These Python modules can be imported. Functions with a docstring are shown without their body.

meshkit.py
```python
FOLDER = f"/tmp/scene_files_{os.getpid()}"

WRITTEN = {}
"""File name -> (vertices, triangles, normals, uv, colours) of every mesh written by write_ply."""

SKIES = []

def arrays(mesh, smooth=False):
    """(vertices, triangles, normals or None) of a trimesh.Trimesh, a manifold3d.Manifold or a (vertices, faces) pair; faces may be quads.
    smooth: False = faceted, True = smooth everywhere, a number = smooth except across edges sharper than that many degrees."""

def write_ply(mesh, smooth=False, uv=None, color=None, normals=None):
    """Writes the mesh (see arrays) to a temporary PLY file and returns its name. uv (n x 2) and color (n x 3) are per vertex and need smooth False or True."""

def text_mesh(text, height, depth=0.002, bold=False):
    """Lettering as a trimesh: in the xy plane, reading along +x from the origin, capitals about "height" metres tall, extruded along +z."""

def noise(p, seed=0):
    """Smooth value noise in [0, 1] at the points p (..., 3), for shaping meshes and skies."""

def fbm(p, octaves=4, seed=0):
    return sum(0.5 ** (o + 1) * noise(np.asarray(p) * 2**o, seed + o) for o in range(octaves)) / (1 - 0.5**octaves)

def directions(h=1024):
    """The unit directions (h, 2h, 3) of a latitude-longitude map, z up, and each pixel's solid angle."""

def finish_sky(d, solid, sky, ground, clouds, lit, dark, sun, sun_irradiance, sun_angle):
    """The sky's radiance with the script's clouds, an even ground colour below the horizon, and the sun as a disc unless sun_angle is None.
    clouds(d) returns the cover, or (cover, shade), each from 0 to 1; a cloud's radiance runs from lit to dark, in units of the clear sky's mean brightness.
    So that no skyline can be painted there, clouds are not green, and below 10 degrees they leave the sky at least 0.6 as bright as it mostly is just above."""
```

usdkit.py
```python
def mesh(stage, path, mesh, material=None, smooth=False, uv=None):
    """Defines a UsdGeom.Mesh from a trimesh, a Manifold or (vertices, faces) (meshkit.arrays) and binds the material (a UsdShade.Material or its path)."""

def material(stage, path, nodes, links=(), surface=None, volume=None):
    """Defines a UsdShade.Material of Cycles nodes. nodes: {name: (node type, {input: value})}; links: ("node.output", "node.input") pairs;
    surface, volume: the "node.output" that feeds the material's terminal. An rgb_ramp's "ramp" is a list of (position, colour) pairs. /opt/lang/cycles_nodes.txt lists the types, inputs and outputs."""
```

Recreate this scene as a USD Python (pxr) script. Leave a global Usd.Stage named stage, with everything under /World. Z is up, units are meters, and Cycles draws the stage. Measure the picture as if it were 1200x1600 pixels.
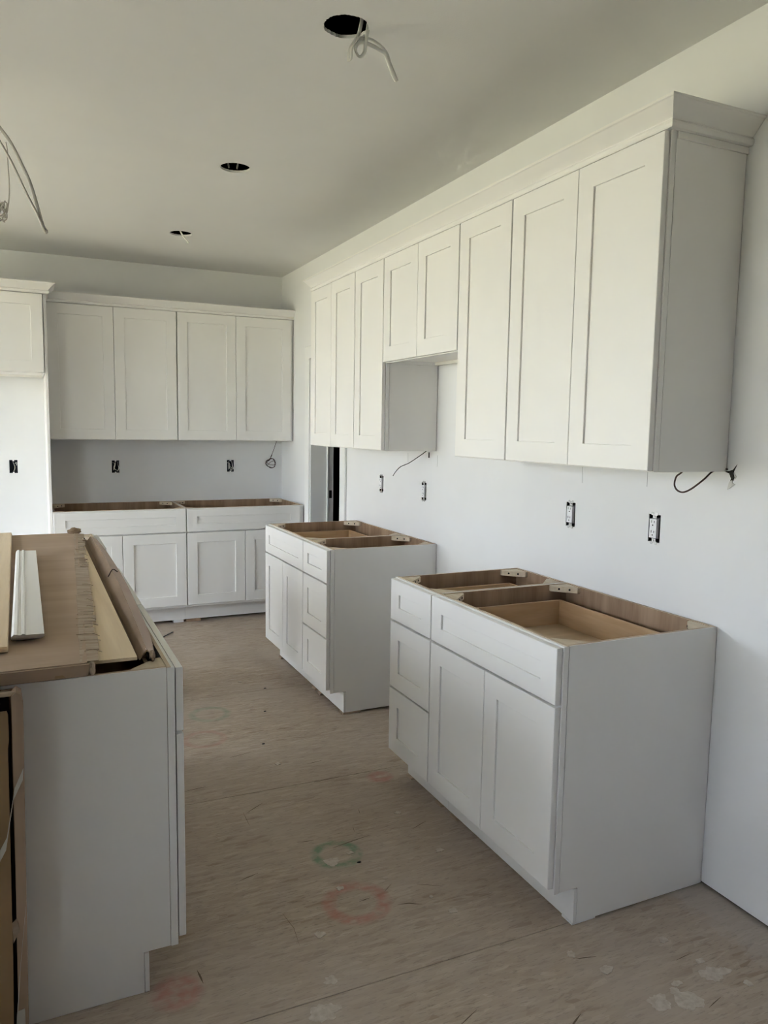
import math, random
import numpy as np, trimesh, manifold3d, usdkit, meshkit
from shapely.geometry import Polygon, box as sbox, Point
from pxr import Usd, UsdGeom, UsdLux, UsdShade, Gf, Sdf

stage = Usd.Stage.CreateInMemory()
UsdGeom.SetStageUpAxis(stage, UsdGeom.Tokens.z); UsdGeom.SetStageMetersPerUnit(stage, 1.0)
UsdGeom.Xform.Define(stage, '/World'); UsdGeom.Scope.Define(stage, '/World/Looks')
random.seed(7); rng = np.random.default_rng(7)

# ------------------------------------------------------------------ camera
CAM = (-1.9906, 0.0, 1.4925); YAW, PITCH, ROLL, FPX = 25.026, -6.252, 0.889, 1197.8
cam = UsdGeom.Camera.Define(stage, '/World/camera')
_y, _p, _r = map(math.radians, (YAW, PITCH, ROLL))
fw = np.array([math.sin(_y)*math.cos(_p), math.cos(_y)*math.cos(_p), math.sin(_p)])
r0 = np.array([math.cos(_y), -math.sin(_y), 0]); u0 = np.cross(r0, fw)
rt = r0*math.cos(_r) + u0*math.sin(_r); up = u0*math.cos(_r) - r0*math.sin(_r)
cam.AddTransformOp().Set(Gf.Matrix4d(*rt, 0, *up, 0, *(-fw), 0, *CAM, 1))
cam.CreateHorizontalApertureAttr(36.0); cam.CreateVerticalApertureAttr(48.0)
cam.CreateFocalLengthAttr(36.0*FPX/1200); cam.CreateClippingRangeAttr(Gf.Vec2f(0.05, 200))
cam.CreateExposureAttr(2.62)

# ------------------------------------------------------------------ daylight: sky and sun
def mat(name, nodes, links=(), surface='p.BSDF', volume=None):
    return usdkit.material(stage, '/World/Looks/'+name, nodes, links, surface, volume)
dome = UsdLux.DomeLight.Define(stage, '/World/sky'); dome.CreateIntensityAttr(1.0)
sky_m = mat('sky_air', {'s': ('sky_texture', {'sky_type': 'hosek_wilkie', 'sun_direction': (0.50, 0.45, 0.74), 'turbidity': 3.0, 'ground_albedo': 0.3}),
                        'tc': ('texture_coordinate', {}), 'n': ('noise_texture', {'scale': 2.5, 'detail': 6, 'roughness': 0.6}), 'c': ('rgb_ramp', {'ramp': [(0, (0.5,)*3), (0.4, (0.6,)*3), (0.65, (0.95,)*3), (1, (1,)*3)]}),
                        'k': ('mix', {'mix_type': 'multiply', 'fac': 1.0, 'color2': (4.0, 4.0, 4.0)}), 'x': ('mix', {'mix_type': 'mix', 'color2': (0.75, 0.765, 0.825)}),
                        'b': ('background_shader', {'strength': 2.5})},
            [('tc.generated', 'n.vector'), ('n.fac', 'c.fac'), ('s.color', 'k.color1'), ('k.color', 'x.color1'), ('c.color', 'x.fac'), ('x.color', 'b.color')], 'b.background')
UsdShade.MaterialBindingAPI.Apply(dome.GetPrim()).Bind(sky_m)
sun = UsdLux.DistantLight.Define(stage, '/World/sun'); sun.CreateIntensityAttr(3.2); sun.CreateNormalizeAttr(True); sun.CreateAngleAttr(0.53)
sun.CreateColorAttr(Gf.Vec3f(1.0, 0.95, 0.86))
_s = np.array([0.50, 0.45, 0.74]); _s /= np.linalg.norm(_s)
_a = np.cross([0, 1, 0], _s); _a /= np.linalg.norm(_a); _b = np.cross(_s, _a)
sun.AddTransformOp().Set(Gf.Matrix4d(*_a, 0, *_b, 0, *_s, 0, 0, 0, 8, 1))

# ------------------------------------------------------------------ materials
def plain(name, col, rough=0.5, **kw):
    return mat(name, {'p': ('principled_bsdf', {'base_color': col, 'roughness': rough, **kw})})
def mottled(name, c1, c2, scale, rough, stretch=(1, 1, 1), detail=4, bump=0.0, ramp=(0.35, 0.65), coords='geometry.position', bscale=None):
    n = {'g': (coords.split('.')[0], {}), 'm': ('mapping', {'scale': stretch}), 'n': ('noise_texture', {'scale': scale, 'detail': detail, 'roughness': 0.6}),
         'r': ('rgb_ramp', {'ramp': [(0, c1), (ramp[0], c1), (ramp[1], c2), (1, c2)]}), 'p': ('principled_bsdf', {'roughness': rough})}
    l = [('g.'+coords.split('.')[1], 'm.vector'), ('m.vector', 'n.vector'), ('n.fac', 'r.fac'), ('r.color', 'p.base_color')]
    if bump:
        n['b'] = ('bump', {'strength': bump, 'distance': 0.002}); l += [('b.normal', 'p.normal')]
        if bscale:
            n['n2'] = ('noise_texture', {'scale': bscale, 'detail': 3}); l += [('m.vector', 'n2.vector'), ('n2.fac', 'b.height')]
        else: l += [('n.fac', 'b.height')]
    return mat(name, n, l)
OC = 'texture_coordinate.object'
WHITE = mottled('cabinet_white', (0.825, 0.81, 0.785), (0.84, 0.825, 0.80), 3, 0.38, detail=2)
WALL = mottled('wall_paint', (0.765, 0.765, 0.765), (0.785, 0.785, 0.785), 2.5, 0.75, detail=3, bump=0.15, bscale=260)
CEIL = mottled('ceiling_paint', (0.75, 0.745, 0.73), (0.77, 0.765, 0.75), 2.0, 0.85, detail=3, bump=0.2, bscale=180)
TRIM = plain('trim_white', (0.80, 0.80, 0.79), 0.4)
GYPSUM = plain('gypsum_edge', (0.62, 0.61, 0.58), 0.9)
PLY = mottled('birch_plywood', (0.25, 0.155, 0.09), (0.39, 0.265, 0.17), 3.2, 0.6, (6, 6, 0.7), 5, 0.1, coords=OC)
PLYE = mottled('plywood_edge', (0.50, 0.39, 0.28), (0.66, 0.54, 0.40), 9, 0.6, (1, 1, 8), 3, coords=OC)
MAPLE = mottled('drawer_maple', (0.52, 0.34, 0.19), (0.64, 0.45, 0.27), 3.0, 0.45, (1.0, 1.0, 7), 4, coords=OC)
MAPLEB = mottled('drawer_bottom_birch', (0.52, 0.38, 0.23), (0.62, 0.47, 0.30), 3.0, 0.5, (7, 0.8, 1), 4, coords=OC)
BRACE = mottled('brace_birch', (0.62, 0.51, 0.37), (0.74, 0.64, 0.49), 6, 0.6, (1, 6, 6), 3, coords=OC)
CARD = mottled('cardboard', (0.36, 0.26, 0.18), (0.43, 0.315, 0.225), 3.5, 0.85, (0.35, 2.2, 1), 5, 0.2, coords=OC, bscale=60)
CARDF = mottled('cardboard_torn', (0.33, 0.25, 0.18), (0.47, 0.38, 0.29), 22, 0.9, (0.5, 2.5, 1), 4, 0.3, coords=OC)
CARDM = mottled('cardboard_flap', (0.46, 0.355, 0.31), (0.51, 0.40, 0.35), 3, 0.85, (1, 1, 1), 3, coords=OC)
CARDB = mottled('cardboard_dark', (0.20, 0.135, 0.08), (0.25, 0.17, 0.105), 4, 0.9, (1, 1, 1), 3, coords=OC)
CARDL = mottled('cardboard_tan', (0.30, 0.20, 0.105), (0.35, 0.235, 0.13), 4, 0.85, (1, 1, 1), 3, coords=OC)
BOARD = mottled('birch_board', (0.70, 0.54, 0.35), (0.82, 0.66, 0.45), 2.0, 0.5, (14, 0.6, 4), 5, coords=OC)
WIREW = plain('white_cable', (0.74, 0.73, 0.69), 0.4)
WIREG = plain('grey_cable', (0.42, 0.40, 0.37), 0.5)
WIREB = plain('brown_wire', (0.045, 0.018, 0.014), 0.45)
WIREK = plain('black_wire', (0.02, 0.02, 0.02), 0.45)
BLACK = plain('black_plastic', (0.012, 0.013, 0.016), 0.5)
BLUEB = plain('dark_blue_plastic', (0.02, 0.027, 0.045), 0.5)
DEVICE = plain('white_device', (0.80, 0.80, 0.82), 0.35)
METAL = mat('zinc_metal', {'p': ('principled_bsdf', {'base_color': (0.62, 0.62, 0.62), 'metallic': 1.0, 'roughness': 0.35})})
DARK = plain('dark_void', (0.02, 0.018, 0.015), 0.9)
STRAP = plain('plastic_strap', (0.55, 0.53, 0.48), 0.35)
SHIM = mottled('shim_pine', (0.38, 0.28, 0.19), (0.47, 0.36, 0.26), 8, 0.7, (1, 5, 5), 3, coords=OC)
MUD = mottled('dried_mud', (0.47, 0.405, 0.335), (0.60, 0.54, 0.47), 55, 0.9, detail=5)
PENCIL = plain('pencil_mark', (0.42, 0.42, 0.42), 0.8)
GRASS = mottled('yard_ground', (0.25, 0.235, 0.155), (0.36, 0.34, 0.24), 0.8, 0.95)
ROOFM = plain('roof_sheathing', (0.012, 0.010, 0.009), 0.9)
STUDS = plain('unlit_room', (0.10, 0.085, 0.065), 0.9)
GLASS = mat('window_glass', {'f': ('fresnel', {'IOR': 1.45}), 't': ('transparent_bsdf', {'color': (0.96, 0.97, 0.96)}), 'g': ('glossy_bsdf', {'color': (1, 1, 1), 'roughness': 0.0}),
                             'm': ('mix_closure', {})}, [('f.fac', 'm.fac'), ('t.BSDF', 'm.closure1'), ('g.BSDF', 'm.closure2')], 'm.closure')

def osb_material(name, seed):
    N = {'g': ('geometry', {}), 'off': ('vector_math', {'math_type': 'add', 'vector2': (seed*3.1, seed*1.7, 0)}),
         'ma': ('mapping', {'rotation': (0, 0, 0.30), 'scale': (12, 64, 1)}), 'mb': ('mapping', {'rotation': (0, 0, -0.5), 'scale': (20, 90, 1)}),
         'mc': ('mapping', {'rotation': (0, 0, 0.05), 'scale': (26, 150, 1)}),
         'va': ('voronoi_texture', {'scale': 1.0, 'randomness': 1.0}), 'vb': ('voronoi_texture', {'scale': 1.0, 'randomness': 1.0}),
         'nf': ('noise_texture', {'scale': 1.0, 'detail': 5, 'roughness': 0.7}), 'nd': ('noise_texture', {'scale': 2.2, 'detail': 6, 'roughness': 0.62}),
         'ng': ('noise_texture', {'scale': 240, 'detail': 2}),
         'sa': ('separate_color', {}), 'sb': ('separate_color', {}),
         'add': ('math', {'math_type': 'add'}), 'half': ('math', {'math_type': 'multiply', 'value2': 0.5}),
         'ra': ('rgb_ramp', {'ramp': [(0, (0.24, 0.16, 0.095)), (0.22, (0.385, 0.295, 0.21)), (0.65, (0.45, 0.36, 0.27)), (1, (0.55, 0.46, 0.36))]}),
         'rf': ('rgb_ramp', {'ramp': [(0, (0.25,)*3), (0.36, (0.40,)*3), (0.45, (1.0,)*3), (1, (1.08,)*3)]}),
         'mul': ('mix', {'mix_type': 'multiply', 'fac': 0.8}),
         'rd': ('rgb_ramp', {'ramp': [(0, (0.15,)*3), (0.36, (0.25,)*3), (0.64, (0.7,)*3), (1, (0.82,)*3)]}),
         'dust': ('mix', {'mix_type': 'mix', 'color2': (0.47, 0.40, 0.335)}),
         'p': ('principled_bsdf', {'roughness': 0.85}), 'b': ('bump', {'strength': 0.35, 'distance': 0.002})}
    L = [('g.position', 'off.vector1'), ('off.vector', 'ma.vector'), ('off.vector', 'mb.vector'), ('off.vector', 'mc.vector'), ('ma.vector', 'va.vector'), ('mb.vector', 'vb.vector'), ('mc.vector', 'nf.vector'),
         ('off.vector', 'nd.vector'), ('off.vector', 'ng.vector'), ('va.color', 'sa.color'), ('vb.color', 'sb.color'), ('sa.r', 'add.value1'), ('sb.g', 'add.value2'), ('add.value', 'half.value1'),
         ('half.value', 'ra.fac'), ('nf.fac', 'rf.fac'), ('ra.color', 'mul.color1'), ('rf.color', 'mul.color2'), ('nd.fac', 'rd.fac'), ('rd.color', 'dust.fac'), ('mul.color', 'dust.color1'),
         ('half.value', 'b.height'), ('b.normal', 'p.normal')]
    last = 'dust.color'
    # worn spray-paint rings: centre, radius, band, colour, strength
    rings = [((-1.047, 2.372), 0.073, 0.024, (0.13, 0.27, 0.16), 0.6), ((-1.09, 2.09), 0.088, 0.03, (0.47, 0.15, 0.12), 0.42), ((-1.17, 3.86), 0.09, 0.025, (0.15, 0.28, 0.18), 0.30),
             ((-1.26, 3.55), 0.09, 0.022, (0.45, 0.16, 0.13), 0.22), ((-1.675, 1.925), 0.03, 0.05, (0.45, 0.12, 0.11), 0.40), ((-0.655, 2.86), 0.03, 0.035, (0.45, 0.12, 0.11), 0.35)]
    for i, (c, r, w, col, k) in enumerate(rings):
        N.update({f'w{i}': ('noise_texture', {'scale': 26, 'detail': 4}), f'v{i}': ('vector_math', {'math_type': 'subtract', 'vector2': (c[0], c[1], 0)}),
                  f'z{i}': ('vector_math', {'math_type': 'multiply', 'vector2': (1, 1, 0)}), f'l{i}': ('vector_math', {'math_type': 'length'}),
                  f's{i}': ('math', {'math_type': 'subtract', 'value2': r}), f'a{i}': ('math', {'math_type': 'absolute'}),
                  f'q{i}': ('map_range', {'from_min': w, 'from_max': w*0.3, 'to_min': 0, 'to_max': 1, 'clamp': True}),
                  f'k{i}': ('map_range', {'from_min': 0.36, 'from_max': 0.6, 'to_min': 0.15, 'to_max': k*1.3, 'clamp': True}),
                  f'y{i}': ('math', {'math_type': 'multiply'}), f'x{i}': ('mix', {'mix_type': 'mix', 'color2': col})})
        L += [('g.position', f'v{i}.vector1'), ('v%d.vector' % i, f'z{i}.vector1'), (f'z{i}.vector', f'l{i}.vector1'), (f'l{i}.value', f's{i}.value1'), (f's{i}.value', f'a{i}.value1'),
              (f'a{i}.value', f'q{i}.value'), ('g.position', f'w{i}.vector'), (f'w{i}.fac', f'k{i}.value'), (f'q{i}.result', f'y{i}.value1'), (f'k{i}.result', f'y{i}.value2'),
              (f'y{i}.value', f'x{i}.fac'), (last, f'x{i}.color1')]
        last = f'x{i}.color'
    # drywall mud and paint overspray in a band along the right wall
    N.update({'sx': ('separate_xyz', {}), 'nw': ('noise_texture', {'scale': 30, 'detail': 5}), 'aw': ('math', {'math_type': 'multiply_add', 'value2': 0.12, 'value3': -0.06}), 'pw': ('math', {'math_type': 'add'}),
              'mw': ('map_range', {'from_min': -0.16, 'from_max': -0.11, 'to_min': 0, 'to_max': 0.45, 'clamp': True}), 'xw': ('mix', {'mix_type': 'mix', 'color2': (0.50, 0.455, 0.41)})})
    L += [('g.position', 'sx.vector'), ('g.position', 'nw.vector'), ('nw.fac', 'aw.value1'), ('sx.x', 'pw.value1'), ('aw.value', 'pw.value2'), ('pw.value', 'mw.value'), ('mw.result', 'xw.fac'), (last, 'xw.color1'), ('xw.color', 'p.base_color')]
    return mat(name, N, L)
OSB = osb_material('osb_subfloor', 1)

# ------------------------------------------------------------------ helpers
used = {}
def numbered(parent, name):
    k = (parent, name); n = used.get(k, 0); used[k] = n + 1
    return name if n == 0 else f'{name}_{n:03d}'
def path_of(parent): return '/World' if parent is None else str(parent.GetPath())
def tag(pr, label=None, cat=None, group=None, kind=None):
    for k, v in (('label', label), ('category', cat), ('group', group), ('kind', kind)):
        if v: pr.SetCustomDataByKey(k, v)
    return pr
def obj(name, m, material, parent=None, smooth=False, **t):
    b = path_of(parent); p = f'{b}/{numbered(b, name)}'
    return tag(usdkit.mesh(stage, p, m, material, smooth=smooth).GetPrim(), **t)
def thing(name, label, cat, loc=(0, 0, 0), rz=0, group=None, kind=None):
    x = UsdGeom.Xform.Define(stage, '/World/' + numbered('/World', name)); x.AddTranslateOp().Set(Gf.Vec3d(*loc))
    if rz: x.AddRotateZOp().Set(rz)
    return tag(x.GetPrim(), label, cat, group, kind)
def bx(x0, x1, y0, y1, z0, z1, c=0.0):
    x0, x1 = min(x0, x1), max(x0, x1); y0, y1 = min(y0, y1), max(y0, y1); z0, z1 = min(z0, z1), max(z0, z1)
    if not c:
        m = trimesh.creation.box([x1-x0, y1-y0, z1-z0]); m.apply_translation([(x0+x1)/2, (y0+y1)/2, (z0+z1)/2]); return m
    P = []
    for X, dx in ((x0, 1), (x1, -1)):
        for Y, dy in ((y0, 1), (y1, -1)):
            for Z, dz in ((z0, 1), (z1, -1)):
                P += [(X+dx*c, Y+dy*c, Z), (X+dx*c, Y, Z+dz*c), (X, Y+dy*c, Z+dz*c)]
    return trimesh.convex.convex_hull(np.array(P))
def cat_(*ms): return trimesh.util.concatenate(list(ms))
def extr(poly, h): return trimesh.creation.extrude_polygon(poly, h, engine='earcut')
def fixn(m):
    m.merge_vertices(); trimesh.repair.fix_normals(m); return m
def yz(poly, x0, x1):       # polygon in (y, z), extruded along x
    m = extr(poly, x1-x0); v = m.vertices.copy(); m.vertices = np.stack([v[:, 2]+x0, v[:, 0], v[:, 1]], 1); return fixn(m)
def xz(poly, y0, y1):       # polygon in (x, z), extruded along y
    m = extr(poly, y1-y0); v = m.vertices.copy(); m.vertices = np.stack([v[:, 0], y1-v[:, 2], v[:, 1]], 1); return fixn(m)
def xy(poly, z0, z1):
    m = extr(poly, z1-z0); m.apply_translation([0, 0, z0]); return m
def tube(pts, r, n=8, closed=False, spline=6):
    P = np.asarray(pts, float)
    if spline and len(P) > 2:
        out = []
        Q = np.vstack([2*P[0]-P[1], P, 2*P[-1]-P[-2]])
        for i in range(1, len(Q)-2):
            for t in np.arange(spline)/spline:
                a, b, c, d = Q[i-1:i+3]
                out.append(0.5*((2*b)+(c-a)*t+(2*a-5*b+4*c-d)*t*t+(3*b-a-3*c+d)*t**3))
        P = np.array(out+[Q[-2]])
    T = np.gradient(P, axis=0); T /= np.linalg.norm(T, axis=1, keepdims=True)
    nrm = np.cross(T[0], [0.3, 0.5, 0.81]); nrm /= np.linalg.norm(nrm); V = []
    rx, ry = (r if isinstance(r, tuple) else (r, r))
    for i in range(len(P)):
        nrm = nrm - T[i]*(nrm@T[i]); nrm /= np.linalg.norm(nrm); b = np.cross(T[i], nrm)
        for k in range(n):
            a = 2*math.pi*k/n; V.append(P[i]+nrm*math.cos(a)*rx+b*math.sin(a)*ry)
    F = []
    for i in range(len(P)-1):
        for k in range(n):
            a, b = i*n+k, i*n+(k+1) % n; F += [(a, b, b+n), (a, b+n, a+n)]
    c0, c1 = len(V), len(V)+1; V += [P[0], P[-1]]
    for k in range(n):
        F += [(c0, (k+1) % n, k), (c1, (len(P)-1)*n+k, (len(P)-1)*n+(k+1) % n)]
    return fixn(trimesh.Trimesh(np.array(V), np.array(F), process=False))
def rect_loft(loops, closed=True):   # each loop: four 3-D points; quads between consecutive loops
    V = np.array(loops, float).reshape(-1, 3); F = []; n = len(loops)
    for i in range(n if closed else n-1):
        j = (i+1) % n
        for k in range(4):
            a, b, c, d = 4*i+k, 4*i+(k+1) % 4, 4*j+(k+1) % 4, 4*j+k; F += [(a, b, c), (a, c, d)]
    return fixn(trimesh.Trimesh(V, np.array(F), process=False))

# ------------------------------------------------------------------ the room
YB, ZC, XL, YR = 6.357, 2.734, -5.2, -5.0       # back wall, ceiling, left wall, rear wall
XH, YN = -3.1, 1.2                              # the space behind the camera narrows to a passage
S = dict(kind='structure')
floor = thing('floor', 'worn dusty strand-board subfloor with dark seams between the sheets', 'floor', kind='structure')
obj('subfloor_base', cat_(bx(XL-.1, 2.6, YN-.1, 7.6, -0.06, -0.0195), bx(XH-.1, 2.6, YR-.1, YN, -0.06, -0.0195)), DARK, floor)
k = 0
rows = [-6.55, -5.365, -4.18, -2.995, -1.81, -0.625, 0.56, 1.745, 2.93, 4.115, 5.3, 6.485, 7.67]
offs = {0.56: -1.9, 1.745: -0.3, 2.93: -1.9, 4.115: -0.3, 5.3: -1.9}
for a, b in zip(rows[:-1], rows[1:]):
    j0 = offs.get(a, -1.1 if k % 2 else -2.2); k += 1
    js = sorted({max(XL, min(2.5, j0+2.37*i)) for i in range(-4, 5)})
    for c, d in zip(js[:-1], js[1:]):
        if d-c < 0.02: continue
        if b < YN+.5 and d < XH+.1: continue
        if b < YN+.5: c = max(c, XH)
        m = bx(c+0.001, d-0.001, a+0.0012, b-0.0012, -0.0195, 0.0, 0.0012)
        m.apply_transform(trimesh.transformations.rotation_matrix(-0.012, [0, 0, 1], [-1.0, 2.0, 0]))
        obj('osb_panel', m, OSB, floor)
def blob(x, y, r, rx=1.0, seed=0, z=0.0008):
    a = np.linspace(0, 2*math.pi, 44, endpoint=False)
    rr = r*(0.35+1.1*meshkit.fbm(np.stack([np.cos(a)*1.9+seed*7, np.sin(a)*1.9, a*0], 1), 4, seed))
    m = xy(Polygon(np.stack([x+rr*np.cos(a)*rx, y+rr*np.sin(a)], 1)), 0.0, z); return m
for i, (x, y, r, e) in enumerate([(-1.075, 2.335, .026, 1.2), (-1.285, 1.80, .019, 1.1), (-1.345, 1.70, .036, 1.3), (-0.525, 1.378, .033, 1.0), (-0.45, 1.352, .036, 1.1), (-0.317, 1.40, .028, 1.2), (-0.275, 1.395, .018, 1.5),
                                  (-0.455, 1.39, .014, 1), (-0.43, 1.41, .012, 1.2), (-0.30, 1.45, .012, 1.3), (-0.62, 1.62, .014, 1), (-0.83, 1.93, .012, 1.3), (-0.33, 1.56, .013, 1.4), (-1.11, 2.18, .012, 1), (-1.0, 2.36, .01, 1.5),
                                  (-0.70, 2.25, .012, 1.4), (-0.72, 2.55, .012, 1.4), (-1.25, 1.99, .016, 1), (-0.57, 1.53, .016, 1.5), (-0.25, 1.33, .013, 1), (-0.86, 2.02, .008, 1), (-1.02, 3.15, .012, 1.2), (-0.9, 4.3, .012, 1)]):
    obj('mud_spot', blob(x, y, r, e, i, .0006+.0001*i), MUD, floor)

GOUGE = plain('gouge', (0.15, 0.11, 0.075), 0.9)
def gouge(pts, w):
    P = np.array(pts, float); d = P[-1]-P[0]; n = np.array([-d[1], d[0]])/np.linalg.norm(d); t = np.linspace(0, 1, 9)
    C = np.stack([np.interp(t, np.linspace(0, 1, len(P)), P[:, k]) for k in (0, 1)], 1); h = .5*w*np.sin(np.pi*np.clip(t, .04, .96))*(.7+.5*meshkit.fbm(np.stack([C[:, 0]*60, C[:, 1]*60, t], 1), 2))
    return xy(Polygon(np.vstack([C+n*h[:, None], (C-n*h[:, None]*.6)[::-1]])), 0, .0005)
for pts, w in [([(-1.044, 2.415), (-.969, 2.429), (-.89, 2.442)], .0045), ([(-.934, 2.922), (-.87, 2.926), (-.812, 2.929)], .0035), ([(-.85, 2.64), (-.86, 2.60)], .002), ([(-.931, 2.485), (-.92, 2.53)], .0015), ([(-.985, 2.106), (-.945, 2.136)], .002),
               ([(-.975, 2.028), (-.94, 2.02), (-.903, 1.998)], .0055), ([(-1.32, 1.965), (-1.31, 2.05), (-1.32, 2.13)], .0014), ([(-1.275, 2.683), (-1.272, 2.79)], .0018), ([(-1.26, 2.78), (-1.183, 2.832)], .004), ([(-1.61, 1.985), (-1.605, 1.93)], .006),
               ([(-1.08, 2.09), (-1.04, 2.095)], .004), ([(-.87, 2.10), (-.80, 2.06)], .0015), ([(-.62, 1.60), (-.56, 1.585)], .004), ([(-.80, 1.40), (-.74, 1.43)], .006), ([(-.36, 1.48), (-.30, 1.485)], .0022), ([(-.42, 1.31), (-.36, 1.325)], .003), ([(-1.30, 1.55), (-1.22, 1.58)], .005),
               ([(-1.05, 1.52), (-.98, 1.55)], .0035), ([(-1.2, 3.3), (-1.1, 3.32)], .003), ([(-.9, 3.1), (-.83, 3.11)], .003), ([(-1.4, 2.35), (-1.33, 2.37)], .004), ([(-1.45, 3.05), (-1.36, 3.06)], .004), ([(-.72, 2.42), (-.65, 2.45)], .003), ([(-1.15, 2.5), (-1.09, 2.49)], .003)]:
    obj('gouge', gouge(pts, w), GOUGE, floor)

# ceiling with three round cut-outs
HOLES = [(-1.044, 2.362), (-1.029, 3.825), (-1.03, 5.262)]; HR = 0.071
cp = sbox(XL, YN, 0.0, YB).union(sbox(XH, YR, 0.0, YN+.01))
for i, (x, y) in enumerate(HOLES):
    a = np.linspace(0, 2*math.pi, 72, endpoint=False)
    rr = HR+(rng.uniform(-0.0022, 0.0022, 72) if i == 0 else rng.uniform(-0.0007, 0.0007, 72))
    cp = cp.difference(Polygon(np.stack([x+rr*np.cos(a), y+rr*np.sin(a)], 1)))
obj('ceiling', xy(cp, ZC, ZC+0.0105), CEIL, label='matte pale ceiling with three round cut-outs for lights', cat='ceiling', **S)
obj('roof', cat_(bx(XL-0.5, 3.0, YN-0.5, YB+2.0, 3.05, 3.2), bx(XH-.5, 3.0, YR-0.5, YN-.5, 3.05, 3.2), bx(XL-0.16, XL, YN, YB+.12, ZC+0.016, 3.05), bx(0.0, 0.18, YR-0.2, YB+.12, ZC+0.016, 3.05),
                 bx(XL-.16, XH, YN-.16, YN, ZC+0.016, 3.05), bx(XH-.16, XH, YR-.2, YN, ZC+0.016, 3.05), bx(XH-.16, 0.18, YR-0.2, YR, ZC+0.016, 3.05), bx(XL-.16, 0.18, YB, YB+.12, ZC+0.016, 3.05)),
    ROOFM, label='dark roof structure above the ceiling', cat='roof', **S)

# right wall with doorway and outlet openings
DY0, DY1, DH = 4.965, 5.625, 2.02
OUT_R = [(2.019, 1.157), (2.477, 1.157), (3.745, 1.147), (4.307, 1.150)]
OUT_B = [(-2.081, 1.164), (-1.358, 1.158), (-0.447, 1.158)]
OW, OH = 0.056, 0.098
wr = sbox(YR, 0.011, YB+0.12, ZC+0.016).difference(sbox(DY0, -0.1, DY1, DH))
for y, z in OUT_R: wr = wr.difference(sbox(y-OW/2, z-OH/2, y+OW/2, z+OH/2))
wallr = thing('wall_right', 'long pale grey painted drywall wall behind the row of wall cabinets', 'wall', kind='structure')
obj('drywall', yz(wr, 0, 0.18), WALL, wallr)
obj('bottom_plate', cat_(bx(.012, .16, YR, DY0-.03, 0, .0105), bx(.012, .16, DY1+.03, YB+.1, 0, .0105)), DARK, wallr)
for y, z0, z1 in ((3.433, .66, .744), (2.415, 1.288, 1.352), (2.064, 1.30, 1.352), (3.95, 1.30, 1.352), (3.60, 1.29, 1.352)):
    obj('pencil_mark', bx(-0.0004, 0.0, y-0.0012, y+0.0012, z0, z1), PENCIL, wallr)
wb = sbox(XL, 0.011, 0.0, ZC+0.016)
for x, z in OUT_B: wb = wb.difference(sbox(x-OW/2, z-OH/2, x+OW/2, z+OH/2))
obj('wall_back', xz(wb, YB, YB+0.12), WALL, label='pale grey painted end wall behind the far row of cabinets', cat='wall', **S)

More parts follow.
